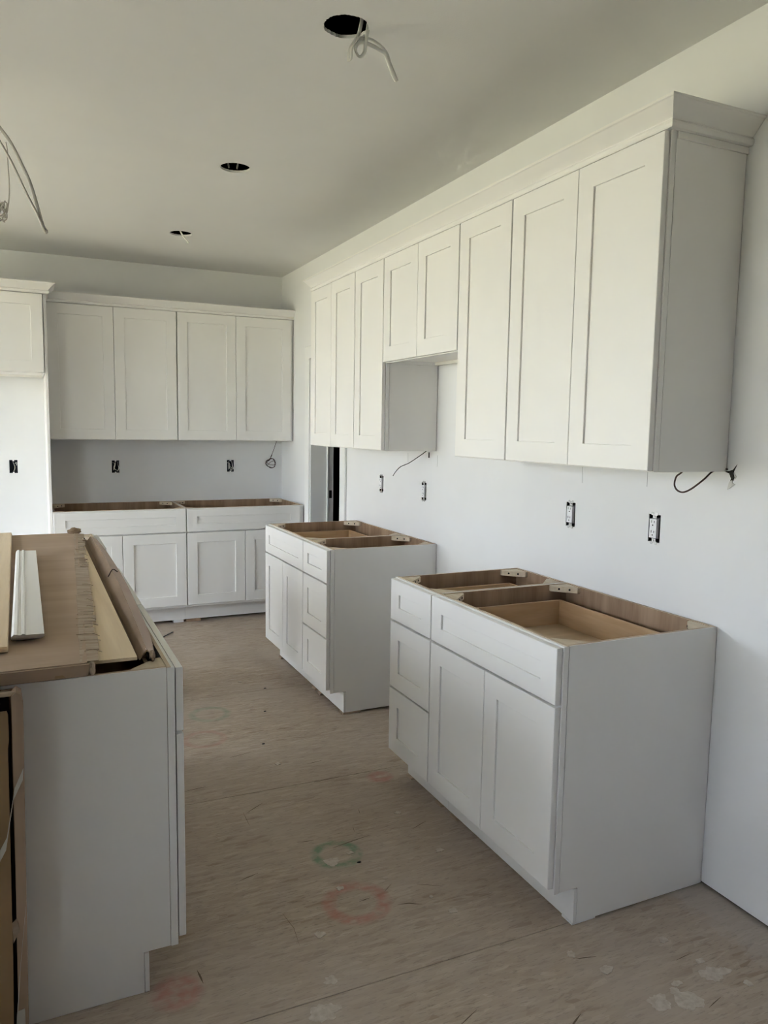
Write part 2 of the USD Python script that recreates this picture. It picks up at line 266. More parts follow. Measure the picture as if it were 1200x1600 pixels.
# the other walls, behind and left of the camera, with the openings that light the room
WT = 0.16
def glazed(n, hole, axis, at, lab):   # hole = (u0, z0, u1, z1) in the wall plane; axis 'x': wall at x = at, room on the +x side; 'y': wall at y = at, room on the +y side
    a, c, b, d = hole; mid = (a+b)/2
    w = thing(f'window_{n}', lab, 'window', kind='structure')
    fr = sbox(a, c, b, d).difference(sbox(a+.05, c+.05, mid-.025, d-.05)).difference(sbox(mid+.025, c+.05, b-.05, d-.05))
    if axis == 'x':
        obj('window_frame', yz(fr, at-0.11, at-0.05), TRIM, w)
        for u0, u1 in ((a+.045, mid-.02), (mid+.02, b-.045)): obj('pane', bx(at-.083, at-.078, u0, u1, c+.045, d-.045), GLASS, w)
    else:
        obj('window_frame', xz(fr, at-0.11, at-0.05), TRIM, w)
        for u0, u1 in ((a+.045, mid-.02), (mid+.02, b-.045)): obj('pane', bx(u0, u1, at-.083, at-.078, c+.045, d-.045), GLASS, w)
W_LEFT = [(1.9, 0.3, 3.2, 2.4), (3.5, 0.05, 5.95, 2.4)]; W_NOOK = [(-4.4, 0.05, -3.4, 2.2)]; W_HALL = [(0.40, 0.3, 0.98, 2.05)]
def holed(u0, u1, holes):
    p = sbox(u0, 0, u1, ZC+0.016)
    for h in holes: p = p.difference(sbox(*h))
    return p
obj('wall_left', yz(holed(YN-WT, YB+0.12, W_LEFT), XL-WT, XL), WALL, label='left wall with large windows, outside the frame', cat='wall', **S)
obj('wall_nook', xz(holed(XL, XH, W_NOOK), YN-WT, YN), WALL, label='wall with a glazed patio door, behind and left of the camera', cat='wall', **S)
obj('wall_passage', yz(holed(YR, YN, W_HALL), XH-WT, XH), WALL, label='passage wall left of the camera', cat='wall', **S)
obj('wall_rear', xz(sbox(XH-WT, 0, 0.0, ZC+0.016), YR-0.12, YR), WALL, label='plain wall behind the camera', cat='wall', **S)
k = 0
for hs, ax, at, lab in ((W_LEFT, 'x', XL, 'white framed window in the left wall'), (W_NOOK, 'y', YN, 'white framed glazed patio door'), (W_HALL, 'x', XH, 'white framed window in the passage wall')):
    for h in hs: k += 1; glazed(k, h, ax, at, lab)

# the unlit room behind the doorway
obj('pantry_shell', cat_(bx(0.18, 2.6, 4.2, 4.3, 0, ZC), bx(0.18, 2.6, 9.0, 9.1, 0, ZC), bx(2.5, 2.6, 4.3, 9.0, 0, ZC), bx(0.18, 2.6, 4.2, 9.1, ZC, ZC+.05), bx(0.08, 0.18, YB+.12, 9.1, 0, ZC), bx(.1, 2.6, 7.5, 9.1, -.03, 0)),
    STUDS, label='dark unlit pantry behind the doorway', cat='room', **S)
door = thing('door_1', 'white cased doorway left of the tall wall cabinets, opening onto a dark pantry', 'doorway', kind='structure')
JT = 0.018
obj('door_jamb', cat_(bx(-0.004, 0.184, DY1-JT, DY1, 0, DH), bx(-0.004, 0.184, DY0, DY0+JT, 0, DH), bx(-0.004, 0.184, DY0, DY1, DH-JT, DH)), TRIM, door)
obj('door_stop', cat_(bx(0.128, 0.140, DY1-JT-0.012, DY1-JT, 0, DH-JT, .002), bx(0.128, 0.140, DY0+JT, DY0+JT+0.012, 0, DH-JT, .002)), TRIM, door)
obj('strike_plate', bx(0.150, 0.172, DY1-JT-0.0015, DY1-JT, 0.94, 1.0), BLACK, door)
CW = 0.095
for nm, y0, y1 in (('left', DY1-0.006, DY1-0.006+CW), ('right', DY0+0.006-CW, DY0+0.006)):
    obj('casing', bx(-0.018, 0, y0, y1, 0, DH+CW-.012, 0.003), TRIM, door)
obj('casing', bx(-0.0185, 0, DY0+0.006-CW, DY1-0.006+CW, DH-0.012, DH+CW-.012, 0.003), TRIM, door)

# ------------------------------------------------------------------ cabinets. Local frame: width +X, front faces -Y, up +Z
T = 0.019
def shaker(p, name, x0, x1, z0, z1, y=-T-0.0028, st=0.073, rl=0.073, label=None, open_=0.0):
    c, d = 0.0022, 0.0075
    def L(i, j, yy): return [(x0+i, yy, z0+j), (x1-i, yy, z0+j), (x1-i, yy, z1-j), (x0+i, yy, z1-j)]
    m = rect_loft([L(0, 0, y+T), L(0, 0, y+c), L(c*.35, c*.35, y+c*.35), L(c, c, y), L(st, rl, y), L(st+.0012, rl+.0012, y+.0012), L(st+.0012, rl+.0012, y+T)])
    pm = bx(x0+st-.004, x1-st+.004, y+d, y+d+.007, z0+rl-.004, z1-rl+.004)
    if open_:
        R = trimesh.transformations.rotation_matrix(open_, [0, 0, 1], [x1, y+T, 0]); m.apply_transform(R); pm.apply_transform(R)
    o = obj(name, m, WHITE, p, label=label)
    obj(name+'_panel', pm, WHITE, o)
    return o
def dbox(parent, x0, x1, y0, y1, z0, z1, t=0.013):
    obj('drawer_box', cat_(bx(x0, x0+t, y0, y1, z0, z1, .0015), bx(x1-t, x1, y0, y1, z0, z1, .0015), bx(x0+t, x1-t, y0, y0+t, z0, z1, .0015), bx(x0+t, x1-t, y1-t, y1, z0, z1, .0015)), MAPLE, parent)
    obj('drawer_bottom', bx(x0+t-.003, x1-t+.003, y0+t-.003, y1-t+.003, z0+.008, z0+.014), MAPLEB, parent)
LIFT = 0.007
def base_cabinet(label, w, loc, rz, kind, group=None, H=0.876, depth=0.61, wide=True, fillL=0, fillR=0, lift=LIFT, doors=(0, 0), split=None):
    """kind: 'doors' (wide drawer over two doors) or 'drawers' (three drawers)."""
    t = thing('base_cabinet', label, 'base cabinet', (loc[0], loc[1], lift), rz, group or 'white base cabinets without countertops')
    h = H-lift; tk, td = 0.105, 0.076
    prof = Polygon([(T+.0014, tk+.008), (td+.0128, tk+.008), (td+.0128, 0), (depth-.0035, 0), (depth-.0035, h), (T+.0014, h)])
    for s in (0, 1):
        a, b = (0.0015, 0.0055) if s == 0 else (w-.0055, w-.0015)
        obj('side_panel', yz(prof, a, b), WHITE, t)
        a, b = (0.0055, 0.0155) if s == 0 else (w-.0155, w-.0055)
        inner = Polygon([(T, tk+.008), (td+.012, tk+.008), (td+.012, 0.003), (depth-.004, 0.003), (depth-.004, h), (T, h)])
        obj('side_lining', yz(inner, a, b), PLY, t); 
        obj('panel_edge', bx(a, b, T+.001, depth-.004, h, h+.0006), PLYE, t)
    fz = tk+.006
    ff = [bx(0, .038+fillL, 0, T, fz, h, .0012), bx(w-.038-fillR, w, 0, T, fz, h, .0012), bx(.036, w-.036, 0.0004, T, h-.030, h, .001), bx(.036, w-.036, .0004, T, fz, fz+.035, .001)]
    if kind == 'doors': ff.append(bx(.036, w-.036, .0004, T, h-.19, h-.155))
    else: ff += [bx(.036, w-.036, .0004, T, h-.19, h-.155), bx(.036, w-.036, .0004, T, h-.475, h-.44)]
    obj('face_frame', cat_(*ff), WHITE, t)
    obj('frame_edge', bx(.001, w-.001, T*0.5, T, h-.002, h+.0016), PLYE, t)
    obj('toe_kick', bx(0.0005, w-.0005, td, td+.0115, 0, tk+.004, .0008), WHITE, t)
    obj('back_panel', bx(.0155, w-.0155, depth-.016, depth-.004, tk, h), PLY, t)
    obj('back_edge', bx(.0155, w-.0155, depth-.016, depth-.004, h, h+.0006), PLYE, t)
    obj('cabinet_floor', bx(.0155, w-.0155, T, depth-.016, tk+.006, tk+.018), PLY, t)
    for sx in (0, 1):           # corner braces with screw holes
        for sy in (0, 1):
            L = 0.085
            X = lambda v: .0155+v if sx == 0 else w-.0155-v
            Y = lambda v: T+v if sy == 0 else depth-.016-v
            pg = Polygon([(X(0), Y(0)), (X(L), Y(0)), (X(L), Y(.012)), (X(.012), Y(L)), (X(0), Y(L))])
            br = obj('corner_brace', xy(pg, h-.024, h-.0015), BRACE, t)
            ux, uy = X(.012)-X(L), Y(L)-Y(.012); n = math.hypot(ux, uy); ux, uy = ux/n, uy/n
            nx, ny = (X(1)-X(0)), (Y(1)-Y(0)); q = math.hypot(nx, ny)
            for f in (.3, .7):
                c = np.array([X(L)+(X(.012)-X(L))*f, Y(.012)+(Y(L)-Y(.012))*f, h-.012])
                cyl = trimesh.creation.cylinder(.0042, .003, sections=10); cyl.apply_transform(trimesh.geometry.align_vectors([0, 0, 1], [nx/q, ny/q, 0])); cyl.apply_translation(c)
                obj('screw_hole', cyl, DARK, br)
    xl, xr = .004+fillL, w-.004-fillR
    dz1, dz0 = h-.004, h-.173
    bz = tk+.026
    if kind == 'doors':
        d = shaker(t, 'drawer_front', xl, xr, dz0, dz1, rl=.056)
        dbox(d, .045, w-.045, T+.012, depth-.07, h-.165, h-.055)
        mid = (xl+xr)/2 if split is None else split; z1 = dz0-.008
        shaker(t, 'door', xl, mid-.0015, bz, z1)
        shaker(t, 'door', mid+.0015, xr, bz, z1, open_=doors[1])
    else:
        z = [dz1, dz0, dz0-.008, dz0-.008-.278, dz0-.016-.278, bz]
        d = shaker(t, 'drawer_front', xl, xr, z[1], z[0], rl=.056); dbox(d, .045, w-.045, T+.012, depth-.07, h-.165, h-.055)
        d = shaker(t, 'drawer_front', xl, xr, z[3], z[2], rl=.068); dbox(d, .045, w-.045, T+.012, depth-.07, z[3]+.02, z[3]+.18)
        d = shaker(t, 'drawer_front', xl, xr, z[5], z[4], rl=.068); dbox(d, .045, w-.045, T+.012, depth-.07, z[5]+.02, z[5]+.18)
    return t
def wall_cabinet(label, w, loc, rz, h, n, depth=0.305, group=None, fillL=0, fillR=0, scribe=False, top=True):
    t = thing('wall_cabinet', label, 'wall cabinet', loc, rz, group or 'white wall cabinets')
    for s in (0, 1):
        a, b = (0.0015, 0.0135) if s == 0 else (w-.0135, w-.0015)
        obj('side_panel', bx(a, b, T+.0014, depth-.0035, 0, h), WHITE, t)
    obj('face_frame', cat_(bx(0, .038+fillL, 0, T, 0, h, .0012), bx(w-.038-fillR, w, 0, T, 0, h, .0012), bx(.036, w-.036, .0004, T, h-.038, h, .001), bx(.036, w-.036, .0004, T, 0, .036, .001)), WHITE, t)
    obj('cabinet_floor', bx(.0135, w-.0135, T, depth-.018, .016, .028), WHITE, t)
    obj('back_panel', bx(.0135, w-.0135, depth-.018, depth-.012, .016, h), WHITE, t)
    obj('hanging_rail', bx(.0135, w-.0135, depth-.03, depth-.018, .0, .016), WHITE, t)
    obj('cabinet_top', bx(.0135, w-.0135, T, depth-.018, h-.012, h-.001), WHITE, t)
    xs = np.linspace(.004+fillL, w-.004-fillR, n+1)
    for a, b in zip(xs[:-1], xs[1:]):
        shaker(t, 'door', a+(.0013 if a > xs[0] else 0), b-(.0013 if b < xs[-1] else 0), .004, h-.004)
    if scribe: obj('scribe_strip', bx(w-.0015, w+.0045, T+.003, depth-.001, h-.021, h-.001, .001), WHITE, t)
    return t
HB, DB, DU = 0.876, 0.61, 0.305
# right wall, near group: y 1.721 .. 2.832 ; far group: 3.585 .. 4.695   (rz=-90: local +X -> -Y)
base_cabinet('nearest white base cabinet on the right wall, wide drawer over two doors, open top', 0.759, (-DB, 2.480, 0), -90, 'doors')
base_cabinet('narrow white three-drawer base cabinet in the nearer right-wall pair, left of its two doors', 0.354, (-DB, 2.834, 0), -90, 'drawers')
base_cabinet('narrow white three-drawer base cabinet on the right end of the farther right-wall pair', 0.375, (-DB, 3.957, 0), -90, 'drawers', lift=.012)
base_cabinet('white two-door base cabinet in the farther right-wall pair, nearest the doorway', 0.733, (-DB, 4.690, 0), -90, 'doors', lift=.012)
# back wall
base_cabinet('white two-door base cabinet on the far wall beside the refrigerator alcove', 0.908, (-1.838, YB-DB, 0), 0, 'doors', fillL=0, lift=.019)
base_cabinet('white two-door base cabinet in the far right corner under the small coil of wire', 0.916, (-0.930, YB-DB, 0), 0, 'doors', fillR=.033, lift=.019)
# island (rz=+90: local +X -> +Y, front faces +x)
IX = -1.664
base_cabinet('nearest island base cabinet, its grey-white end panel facing the viewer, carton on top', 0.757, (IX, 1.953, 0), 90, 'doors', lift=.003)
base_cabinet('second island base cabinet under the middle of the flat carton', 0.737, (IX, 2.710, 0), 90, 'doors', lift=.003)
base_cabinet('far island base cabinet past the appliance gap, under the end of the carton', 0.55, (IX, 4.0, 0), 90, 'doors', lift=.003)
# wall cabinets, right wall
ZU, HU = 1.3735, 0.9715
wall_cabinet('nearest tall white two-door wall cabinet on the right wall, its side facing the viewer', 0.7545, (-DU, 2.478, ZU), -90, HU, 2, scribe=True)
wall_cabinet('single-door tall wall cabinet to the right of the short range-gap cabinet', 0.383, (-DU, 2.861, ZU), -90, HU, 1)
wall_cabinet('short two-door wall cabinet over the empty range space', 0.749, (-DU, 3.610, 1.822), -90, ZU+HU-1.822, 2)
wall_cabinet('single-door tall wall cabinet to the left of the short range-gap cabinet', 0.375, (-DU, 3.985, ZU), -90, HU, 1)
wall_cabinet('tall two-door wall cabinet on the right wall that partly covers the doorway', 0.72, (-DU, 4.705, ZU), -90, HU, 2)
# far wall
wall_cabinet('tall two-door wall cabinet on the far wall next to the refrigerator panel', 0.908, (-1.838, YB-DU, ZU), 0, HU, 2)
wall_cabinet('tall two-door wall cabinet in the far right corner of the far wall', 0.927, (-0.930, YB-DU, ZU), 0, HU, 2, fillR=.018)
wall_cabinet('short wall cabinet over the refrigerator alcove at the left edge', 0.92, (-2.780, YB-DB, 1.826), 0, 0.525, 2, depth=DB)
for x, lab in ((-1.858, 'tall white refrigerator side panel on the far wall, left of the wall cabinets'),):
    pt = thing('refrigerator_panel', lab, 'panel', (x, YB-DB, 0)); obj('panel_board', bx(0, .0185, 0, DB-.001, 0.004, 2.351, .001), WHITE, pt); obj('panel_foot', bx(0.001, .0175, .02, .08, 0, .005), WHITE, pt)

# crown mouldings
CP = [(0.0, 0.0), (0.016, 0.0), (0.0185, 0.003), (0.0215, 0.010), (0.0215, 0.014), (0.0185, 0.0195), (0.0155, 0.022), (0.0165, 0.0245), (0.053, 0.062), (0.057, 0.0635), (0.0585, 0.066), (0.0585, 0.071), (0.046, 0.071), (0.0, 0.026)]
def crown(name, label, path, z, caps):   # path: plan points, outward side on the right-hand normal given by caps = list of outward offset directions per vertex
    rings = []
    for (px, py), (ox, oy) in zip(path, caps):
        rings.append([(px+ox*d, py+oy*d, z+zz) for d, zz in CP])
    V = np.array(rings).reshape(-1, 3); n = len(CP); F = []
    for i in range(len(path)-1):
        for k in range(n):
            a, b = i*n+k, i*n+(k+1) % n; F += [(a, b, b+n), (a, b+n, a+n)]
    cap = trimesh.creation.triangulate_polygon(Polygon(CP), engine='earcut')
    m = trimesh.Trimesh(V, np.array(F), process=False)
    pts = np.array(CP); tri = cap[1]; vid = [int(np.argmin(np.linalg.norm(pts-v, axis=1))) for v in cap[0]]
    F2 = [[vid[q] for q in t_] for t_ in tri]; last = (len(path)-1)*n
    m = trimesh.Trimesh(V, np.vstack([F, F2, [[last+q for q in t_[::-1]] for t_ in F2]]), process=False)
    return obj(name, fixn(m), WHITE, label=label, cat='crown moulding', group='crown mouldings on the wall cabinets')
y0, y1 = 1.7235, 4.705
crown('crown_molding', 'long white crown moulding along the tops of the right-hand wall cabinets', [(-0.001, y0), (-DU, y0), (-DU, y1), (-0.001, y1)], ZU+HU, [(0, -1), (-1, -1), (-1, 1), (0, 1)])
crown('crown_molding', 'white crown moulding along the top of the far wall cabinets', [(-1.8375, YB-DU), (-0.001, YB-DU)], ZU+HU, [(0, -1), (0, -1)])
yf = YB-DB
crown('crown_molding', 'white crown moulding above the refrigerator alcove cabinet, at the left edge', [(-2.8, YB-.001), (-2.8, yf), (-1.8395, yf), (-1.8395, YB-DU-.061)], 2.3525, [(-1, 0), (-1, -1), (1, -1), (1, 0)])

# shims
def shim(x, y, lx, ly, h, label, m=SHIM):
    obj('shim', bx(x, x+lx, y, y+ly, 0.0, h, .0006), m, label=label, cat='shim', group='shims under the base cabinets')
shim(-.535, 3.585, .10, .05, .0118, 'tan wood shim under the near corner of the farther right-wall base cabinets')
shim(-.545, 3.90, .08, .05, .0118, 'small shim under the toe kick at the joint of the farther right-wall cabinets, right one')
shim(-.545, 3.99, .08, .05, .0118, 'small shim under the toe kick at the joint of the farther right-wall cabinets, left one')
shim(-.545, 4.63, .10, .05, .0118, 'shim under the doorway end of the farther right-wall base cabinets')
shim(-.535, 1.724, .09, .05, .0068, 'thin shim under the near front corner of the nearest right-wall base cabinet', TRIM)
shim(-.545, 2.40, .08, .05, .0068, 'thin shim under the toe kick joint of the nearer right-wall cabinets, right one')
shim(-.545, 2.52, .08, .05, .0068, 'thin shim under the toe kick joint of the nearer right-wall cabinets, left one')
shim(-.545, 2.78, .08, .05, .0068, 'thin shim under the far end of the nearer right-wall cabinets')
shim(-1.02, YB-DB+.070, .075, .09, .0188, 'white shim under the joint of the far wall base cabinets', TRIM)
shim(-.925, YB-DB+.068, .11, .09, .0188, 'reddish-brown shim under the joint of the far wall base cabinets', PLY)

# ------------------------------------------------------------------ outlets
def receptacle_right(y, z, label):
    t = thing('electrical_outlet', label, 'outlet', (0, y, z), group='uncovered receptacles on the right wall')
    w, h = OW/2-.0005, OH/2-.0005
    obj('outlet_box', cat_(bx(.002, .06, -w, -w+.002, -h, h), bx(.002, .06, w-.002, w, -h, h), bx(.002, .06, -w, w, h-.002, h), bx(.002, .06, -w, w, -h, -h+.002), bx(.06, .063, -w, w, -h, h)), BLACK, t)
    obj('yoke', cat_(bx(-.0005, .001, -.009, .009, .036, .053, .0004), bx(-.0005, .001, -.009, .009, -.053, -.036, .0004)), METAL, t)
    for s in (-1, 1):
        for q in (-1, 1):
            ear = trimesh.creation.cylinder(.006, .0016, sections=14); ear.apply_transform(trimesh.geometry.align_vectors([0, 0, 1], [1, 0, 0])); ear.apply_translation([-.0008, q*.0105, s*.0515]); obj('ear', ear, METAL, t)
        sc = trimesh.creation.cylinder(.0032, .003, sections=12); sc.apply_transform(trimesh.geometry.align_vectors([0, 0, 1], [1, 0, 0])); sc.apply_translation([-.0018, 0, s*.0425]); obj('mounting_screw', sc, METAL, t)
    f = obj('receptacle_face', bx(-.0075, .02, -.0165, .0165, -.0335, .0335, .0012), DEVICE, t)
    obj('receptacle_body', bx(.004, .04, -.018, .018, -.036, .036), plain_dev, t)
    for s in (1, -1):
        c = s*.0175
        for q, hh in ((.0064, .0045), (-.0064, .0038)): obj('slot', bx(-.0079, -.0074, q-.0012, q+.0012, c+.002, c+.002+2*hh), BLACK, f)
        g = trimesh.creation.cylinder(.0026, .0006, sections=10); g.apply_transform(trimesh.geometry.align_vectors([0, 0, 1], [1, 0, 0])); g.apply_translation([-.0077, 0, c-.006]); obj('ground_hole', g, BLACK, f)
    return t
plain_dev = plain('grey_device_body', (0.13, 0.13, 0.14), 0.5)
labs = ['white duplex receptacle without a cover, nearest of the four on the right wall', 'white duplex receptacle without a cover, second from the near end of the right wall',
        'white duplex receptacle in the wall above the gap left for the range', 'white duplex receptacle closest to the doorway on the right wall']
for (y, z), l in zip(OUT_R, labs): receptacle_right(y, z, l)
labs = ['open dark electrical box in the refrigerator alcove wall', 'open black electrical box with white wires, left one above the far base cabinets', 'open black electrical box with white wires, right one above the far base cabinets']
for i, ((x, z), l) in enumerate(zip(OUT_B, labs)):
    t = thing('junction_box', l, 'electrical box', (x, YB, z), group='open electrical boxes in the end wall'); w, h = OW/2-.0005, OH/2-.0005
    obj('box_shell', cat_(bx(-w, -w+.002, .001, .07, -h, h), bx(w-.002, w, .001, .07, -h, h), bx(-w, w, .001, .07, h-.002, h), bx(-w, w, .001, .07, -h, -h+.002), bx(-w, w, .07, .073, -h, h)), BLUEB, t)
    for s in (1, -1): obj('screw_tab', bx(-.006, .006, .0005, .006, s*(h-.004)-.005, s*(h-.004)+.005, .0006), DEVICE, t)
    if i == 0: paths = [[(-.003, .05, .03), (.004, .03, .012), (.009, .018, -.004), (.007, .012, -.02), (.001, .02, -.034)], [(.012, .05, .02), (.018, .02, .03), (.022, .012, .024), (.02, .02, .008)]]
    elif i == 1: paths = [[(-.015, .055, .03), (-.004, .02, .022), (-.012, .01, -.005), (-.012, .02, -.028)], [(.004, .055, .034), (.0, .02, .012), (-.008, .008, -.014), (.008, .012, -.03)], [(.022, .05, .035), (.02, .012, .01), (.024, -.004, -.012), (.012, -.006, -.035)]]
    else: paths = [[(-.015, .055, .025), (-.01, .018, .02), (-.014, .01, -.016), (-.01, .02, -.03)], [(-.004, .055, .034), (-.002, .016, .01), (-.005, .008, -.018), (.006, .006, -.034)], [(.02, .05, .04), (.017, .012, .02), (.02, -.004, -.012), (.032, -.014, -.041)], [(.01, .04, -.01), (.014, .004, -.02), (.01, .0, -.04)]]
    for q in paths: obj('wire', tube(q, .0032), WIREW, t, smooth=True)

# loose wires and cables
def cable(label, pts, r, m, name='loose_wire', cat='wire', spline=6): return obj(name, tube(pts, r, spline=spline), m, smooth=True, label=label, cat=cat)
cable('thin dark wire dangling under the wall cabinet above the range gap', [(-.004, 3.70, 1.385), (-.03, 3.672, 1.372), (-.06, 3.69, 1.345), (-.06, 3.809, 1.303), (-.06, 3.86, 1.29), (-.06, 3.929, 1.272), (-.06, 3.985, 1.243), (-.06, 4.02, 1.216)], .0022, WIREK)
obj('wire_stub', tube([(-.002, 3.69, 1.356), (-.003, 3.69, 1.365), (-.003, 3.69, 1.335)], .0035, spline=2), WIREK, label='short black cable stub on the wall right of the dangling thin wire', cat='wire')
cable('brown wire loop hanging below the nearest wall cabinet', [(-.12, 1.775, 1.385), (-.12, 1.797, 1.366), (-.12, 1.815, 1.353), (-.12, 1.821, 1.328), (-.12, 1.809, 1.311), (-.12, 1.784, 1.306), (-.12, 1.752, 1.319), (-.10, 1.725, 1.349), (-.06, 1.73, 1.3725), (-.012, 1.735, 1.385), (-.004, 1.72, 1.38)], .0028, WIREB)
a = np.linspace(0, 2*math.pi, 11)[:-1]
pg = Polygon([(1.7, 1.345), (1.694, 1.36), (1.699, 1.375), (1.688, 1.398), (1.703, 1.38), (1.716, 1.376), (1.735, 1.373), (1.716, 1.368), (1.708, 1.352), (1.712, 1.34)])
th = thing('drywall_hole', 'ragged hole broken in the wall beside the nearest wall cabinet, torn paper edge', 'hole')
obj('hole_recess', yz(pg, -.0012, -.0002), DARK, th)
obj('torn_paper', cat_(yz(Polygon([(1.702, 1.348), (1.712, 1.342), (1.718, 1.318), (1.709, 1.322), (1.70, 1.33)]), -.004, -.0003), yz(Polygon([(1.688, 1.36), (1.698, 1.372), (1.692, 1.352)]), -.003, -.0003), yz(Polygon([(1.69, 1.335), (1.704, 1.34), (1.70, 1.328)]), -.003, -.0003)), GYPSUM, th)
# coil of thin wire under the far right wall cabinet
P = [(-.056, 6.33, 1.385), (-.058, 6.33, 1.363), (-.08, 6.325, 1.30), (-.104, 6.32, 1.245), (-.125, 6.318, 1.20)]
c = np.array([-.108, 6.322, 1.18])
for i in range(34):
    t_ = i/34*2*math.pi*3.2+2.2; rr = .040+.005*math.sin(i*1.7)
    P.append(tuple(c+np.array([rr*math.cos(t_), .006*math.sin(i*.9), rr*.95*math.sin(t_)])))
for i in range(5): P.append(tuple(c+np.array([-.04+.018*i, -.004, (.012, -.004, .010, .016, .022)[i]])))
P += [(-.07, 6.32, 1.168), (-.15, 6.32, 1.176), (-.118, 6.32, 1.215), (-.10, 6.322, 1.245), (-.096, 6.325, 1.262)]
cable('thin dark red wire wound in a small coil, hanging in the far right corner', P, .0019, WIREB, 'wire_coil', 'wire', 4)

# cables hanging from the ceiling cut-outs
x, y = HOLES[0]
t = thing('ceiling_cable', 'white cable with looped end hanging from the nearest ceiling cut-out', 'cable', group='cables at the ceiling cut-outs')
obj('cable_loop', tube([(-.985, 2.375, 2.83), (-.988, 2.37, 2.77), (-1.002, 2.365, 2.72), (-1.028, 2.36, 2.675), (-1.036, 2.358, 2.637), (-1.03, 2.35, 2.640), (-1.028, 2.352, 2.67), (-1.005, 2.355, 2.704), (-.985, 2.36, 2.712), (-.955, 2.36, 2.712), (-.925, 2.36, 2.70), (-.905, 2.36, 2.683), (-.892, 2.36, 2.655), (-.876, 2.36, 2.625), (-.866, 2.36, 2.606)], (.0062, .0036), 10), WIREW, t, smooth=True)
obj('cable_tail', tube([(-.968, 2.345, 2.83), (-.972, 2.35, 2.76), (-.982, 2.352, 2.70), (-.985, 2.352, 2.668), (-1.0, 2.352, 2.650), (-1.014, 2.352, 2.662), (-1.012, 2.352, 2.682), (-.995, 2.354, 2.696), (-.965, 2.354, 2.694), (-.935, 2.355, 2.687), (-.912, 2.355, 2.678), (-.898, 2.355, 2.65), (-.880, 2.355, 2.616), (-.87, 2.356, 2.604)], (.0062, .0036), 10), WIREW, t, smooth=True)
x, y = HOLES[1]
t = thing('ceiling_cable', 'two pale cables standing inside the middle ceiling cut-out', 'cable', group='cables at the ceiling cut-outs')
obj('cable', tube([(x-.022, y+.035, 2.742), (x-.028, y+.04, 2.79), (x-.02, y+.04, 2.88)], .0045, spline=4), WIREG, t, smooth=True); obj('cable', tube([(x+.018, y+.035, 2.742), (x+.024, y+.04, 2.79), (x+.016, y+.04, 2.88)], .0045, spline=4), WIREG, t, smooth=True)
x, y = HOLES[2]
cable('short white cable poking out of the farthest ceiling cut-out', [(x-.01, y+.02, 2.86), (x-.008, y, 2.77), (x+.008, y-.01, 2.725), (x+.03, y-.02, 2.695), (x+.045, y-.03, 2.672)], (.0055, .0032), WIREW, 'ceiling_cable', 'cable')
yy = 3.2
P1 = [(-2.36, 2.74), (-2.24, 2.70), (-2.12, 2.63), (-2.039, 2.54), (-2.004, 2.491), (-1.974, 2.429), (-1.947, 2.366), (-1.926, 2.29), (-1.908, 2.219), (-1.899, 2.203), (-1.8955, 2.196), (-1.9005, 2.192), (-1.908, 2.204), (-1.911, 2.214), (-1.927, 2.256), (-1.963, 2.33), (-1.998, 2.41), (-2.021, 2.455), (-2.06, 2.52), (-2.14, 2.62), (-2.25, 2.68), (-2.37, 2.74)]
cable('long pale cable folded back on itself, hanging over the island at the left edge', [(a_, yy+(0.0 if i < 10 else -.006), b_) for i, (a_, b_) in enumerate(P1)], (.0075, .0045), WIREG, 'pendant_cable', 'cable')
P2 = [(-2.030, 3.967, 2.74), (-2.025, 3.967, 2.70), (-2.025, 3.967, 2.659), (-2.022, 3.967, 2.549), (-2.025, 3.967, 2.494), (-2.036, 3.967, 2.43)]
c = np.array([-2.062, 3.967, 2.435])
for i in range(40):
    t_ = i/40*2*math.pi*5.2+.4; rr = .034*(.55+.5*math.sin(i*.55)**2)
    P2.append(tuple(c+np.array([rr*.8*math.cos(t_)+.006*math.sin(i*.3), .022*math.sin(i*1.1), rr*1.25*math.sin(t_*1.13)])))
P2 += [(-2.055, 3.96, 2.40), (-2.046, 3.96, 2.386), (-2.058, 3.96, 2.394)]
cable('thin pale cable with a tangled coil at its end, hanging at the left edge', P2, .0029, WIREG, 'pendant_cable', 'cable', 4)

# ------------------------------------------------------------------ on the island: carton, boards, crown offcut
def strip(ptsA, ptsB, th):   # a bent sheet between two polylines, with thickness along its own normal
    A, B = np.array(ptsA, float), np.array(ptsB, float); n = len(A); V = np.vstack([A, B]); F = []
    for i in range(n-1): F += [(i, i+1, n+i+1), (i, n+i+1, n+i)]
    m = trimesh.Trimesh(V, np.array(F), process=False); N = m.vertex_normals; N = np.where(N[:, 2:] < 0, -N, N)
    W = np.vstack([V, V-N*th]); k = 2*n; G = [tuple(f) for f in F]+[(k+c_, k+b_, k+a_) for a_, b_, c_ in F]
    for e in list(zip(range(n-1), range(1, n)))+[(n+i+1, n+i) for i in range(n-1)]+[(n, 0), (n-1, 2*n-1)]:
        G += [(e[0], k+e[0], k+e[1]), (e[0], k+e[1], e[1])]
    return fixn(trimesh.Trimesh(W, np.array(G), process=False))
t = thing('flat_carton', 'opened flat brown cardboard carton with a frayed edge lying on the island', 'carton')
def ex(y): return -1.862+(y-1.93)*0.0475            # right (frayed) edge of the top sheet
ys = np.linspace(1.935, 4.33, 40)
zt = 0.9165
nz = lambda y, s: float(meshkit.fbm(np.array([[y*3.1, s, 0.3]]), 3, 5)[0]-.5)
obj('carton_lid', strip([(-2.62, y, zt+.004*nz(y, 1)) for y in ys], [(ex(y)-.012+.006*nz(y*4, 2), y, zt+.006*nz(y, 3)) for y in ys], .005), CARD, t)
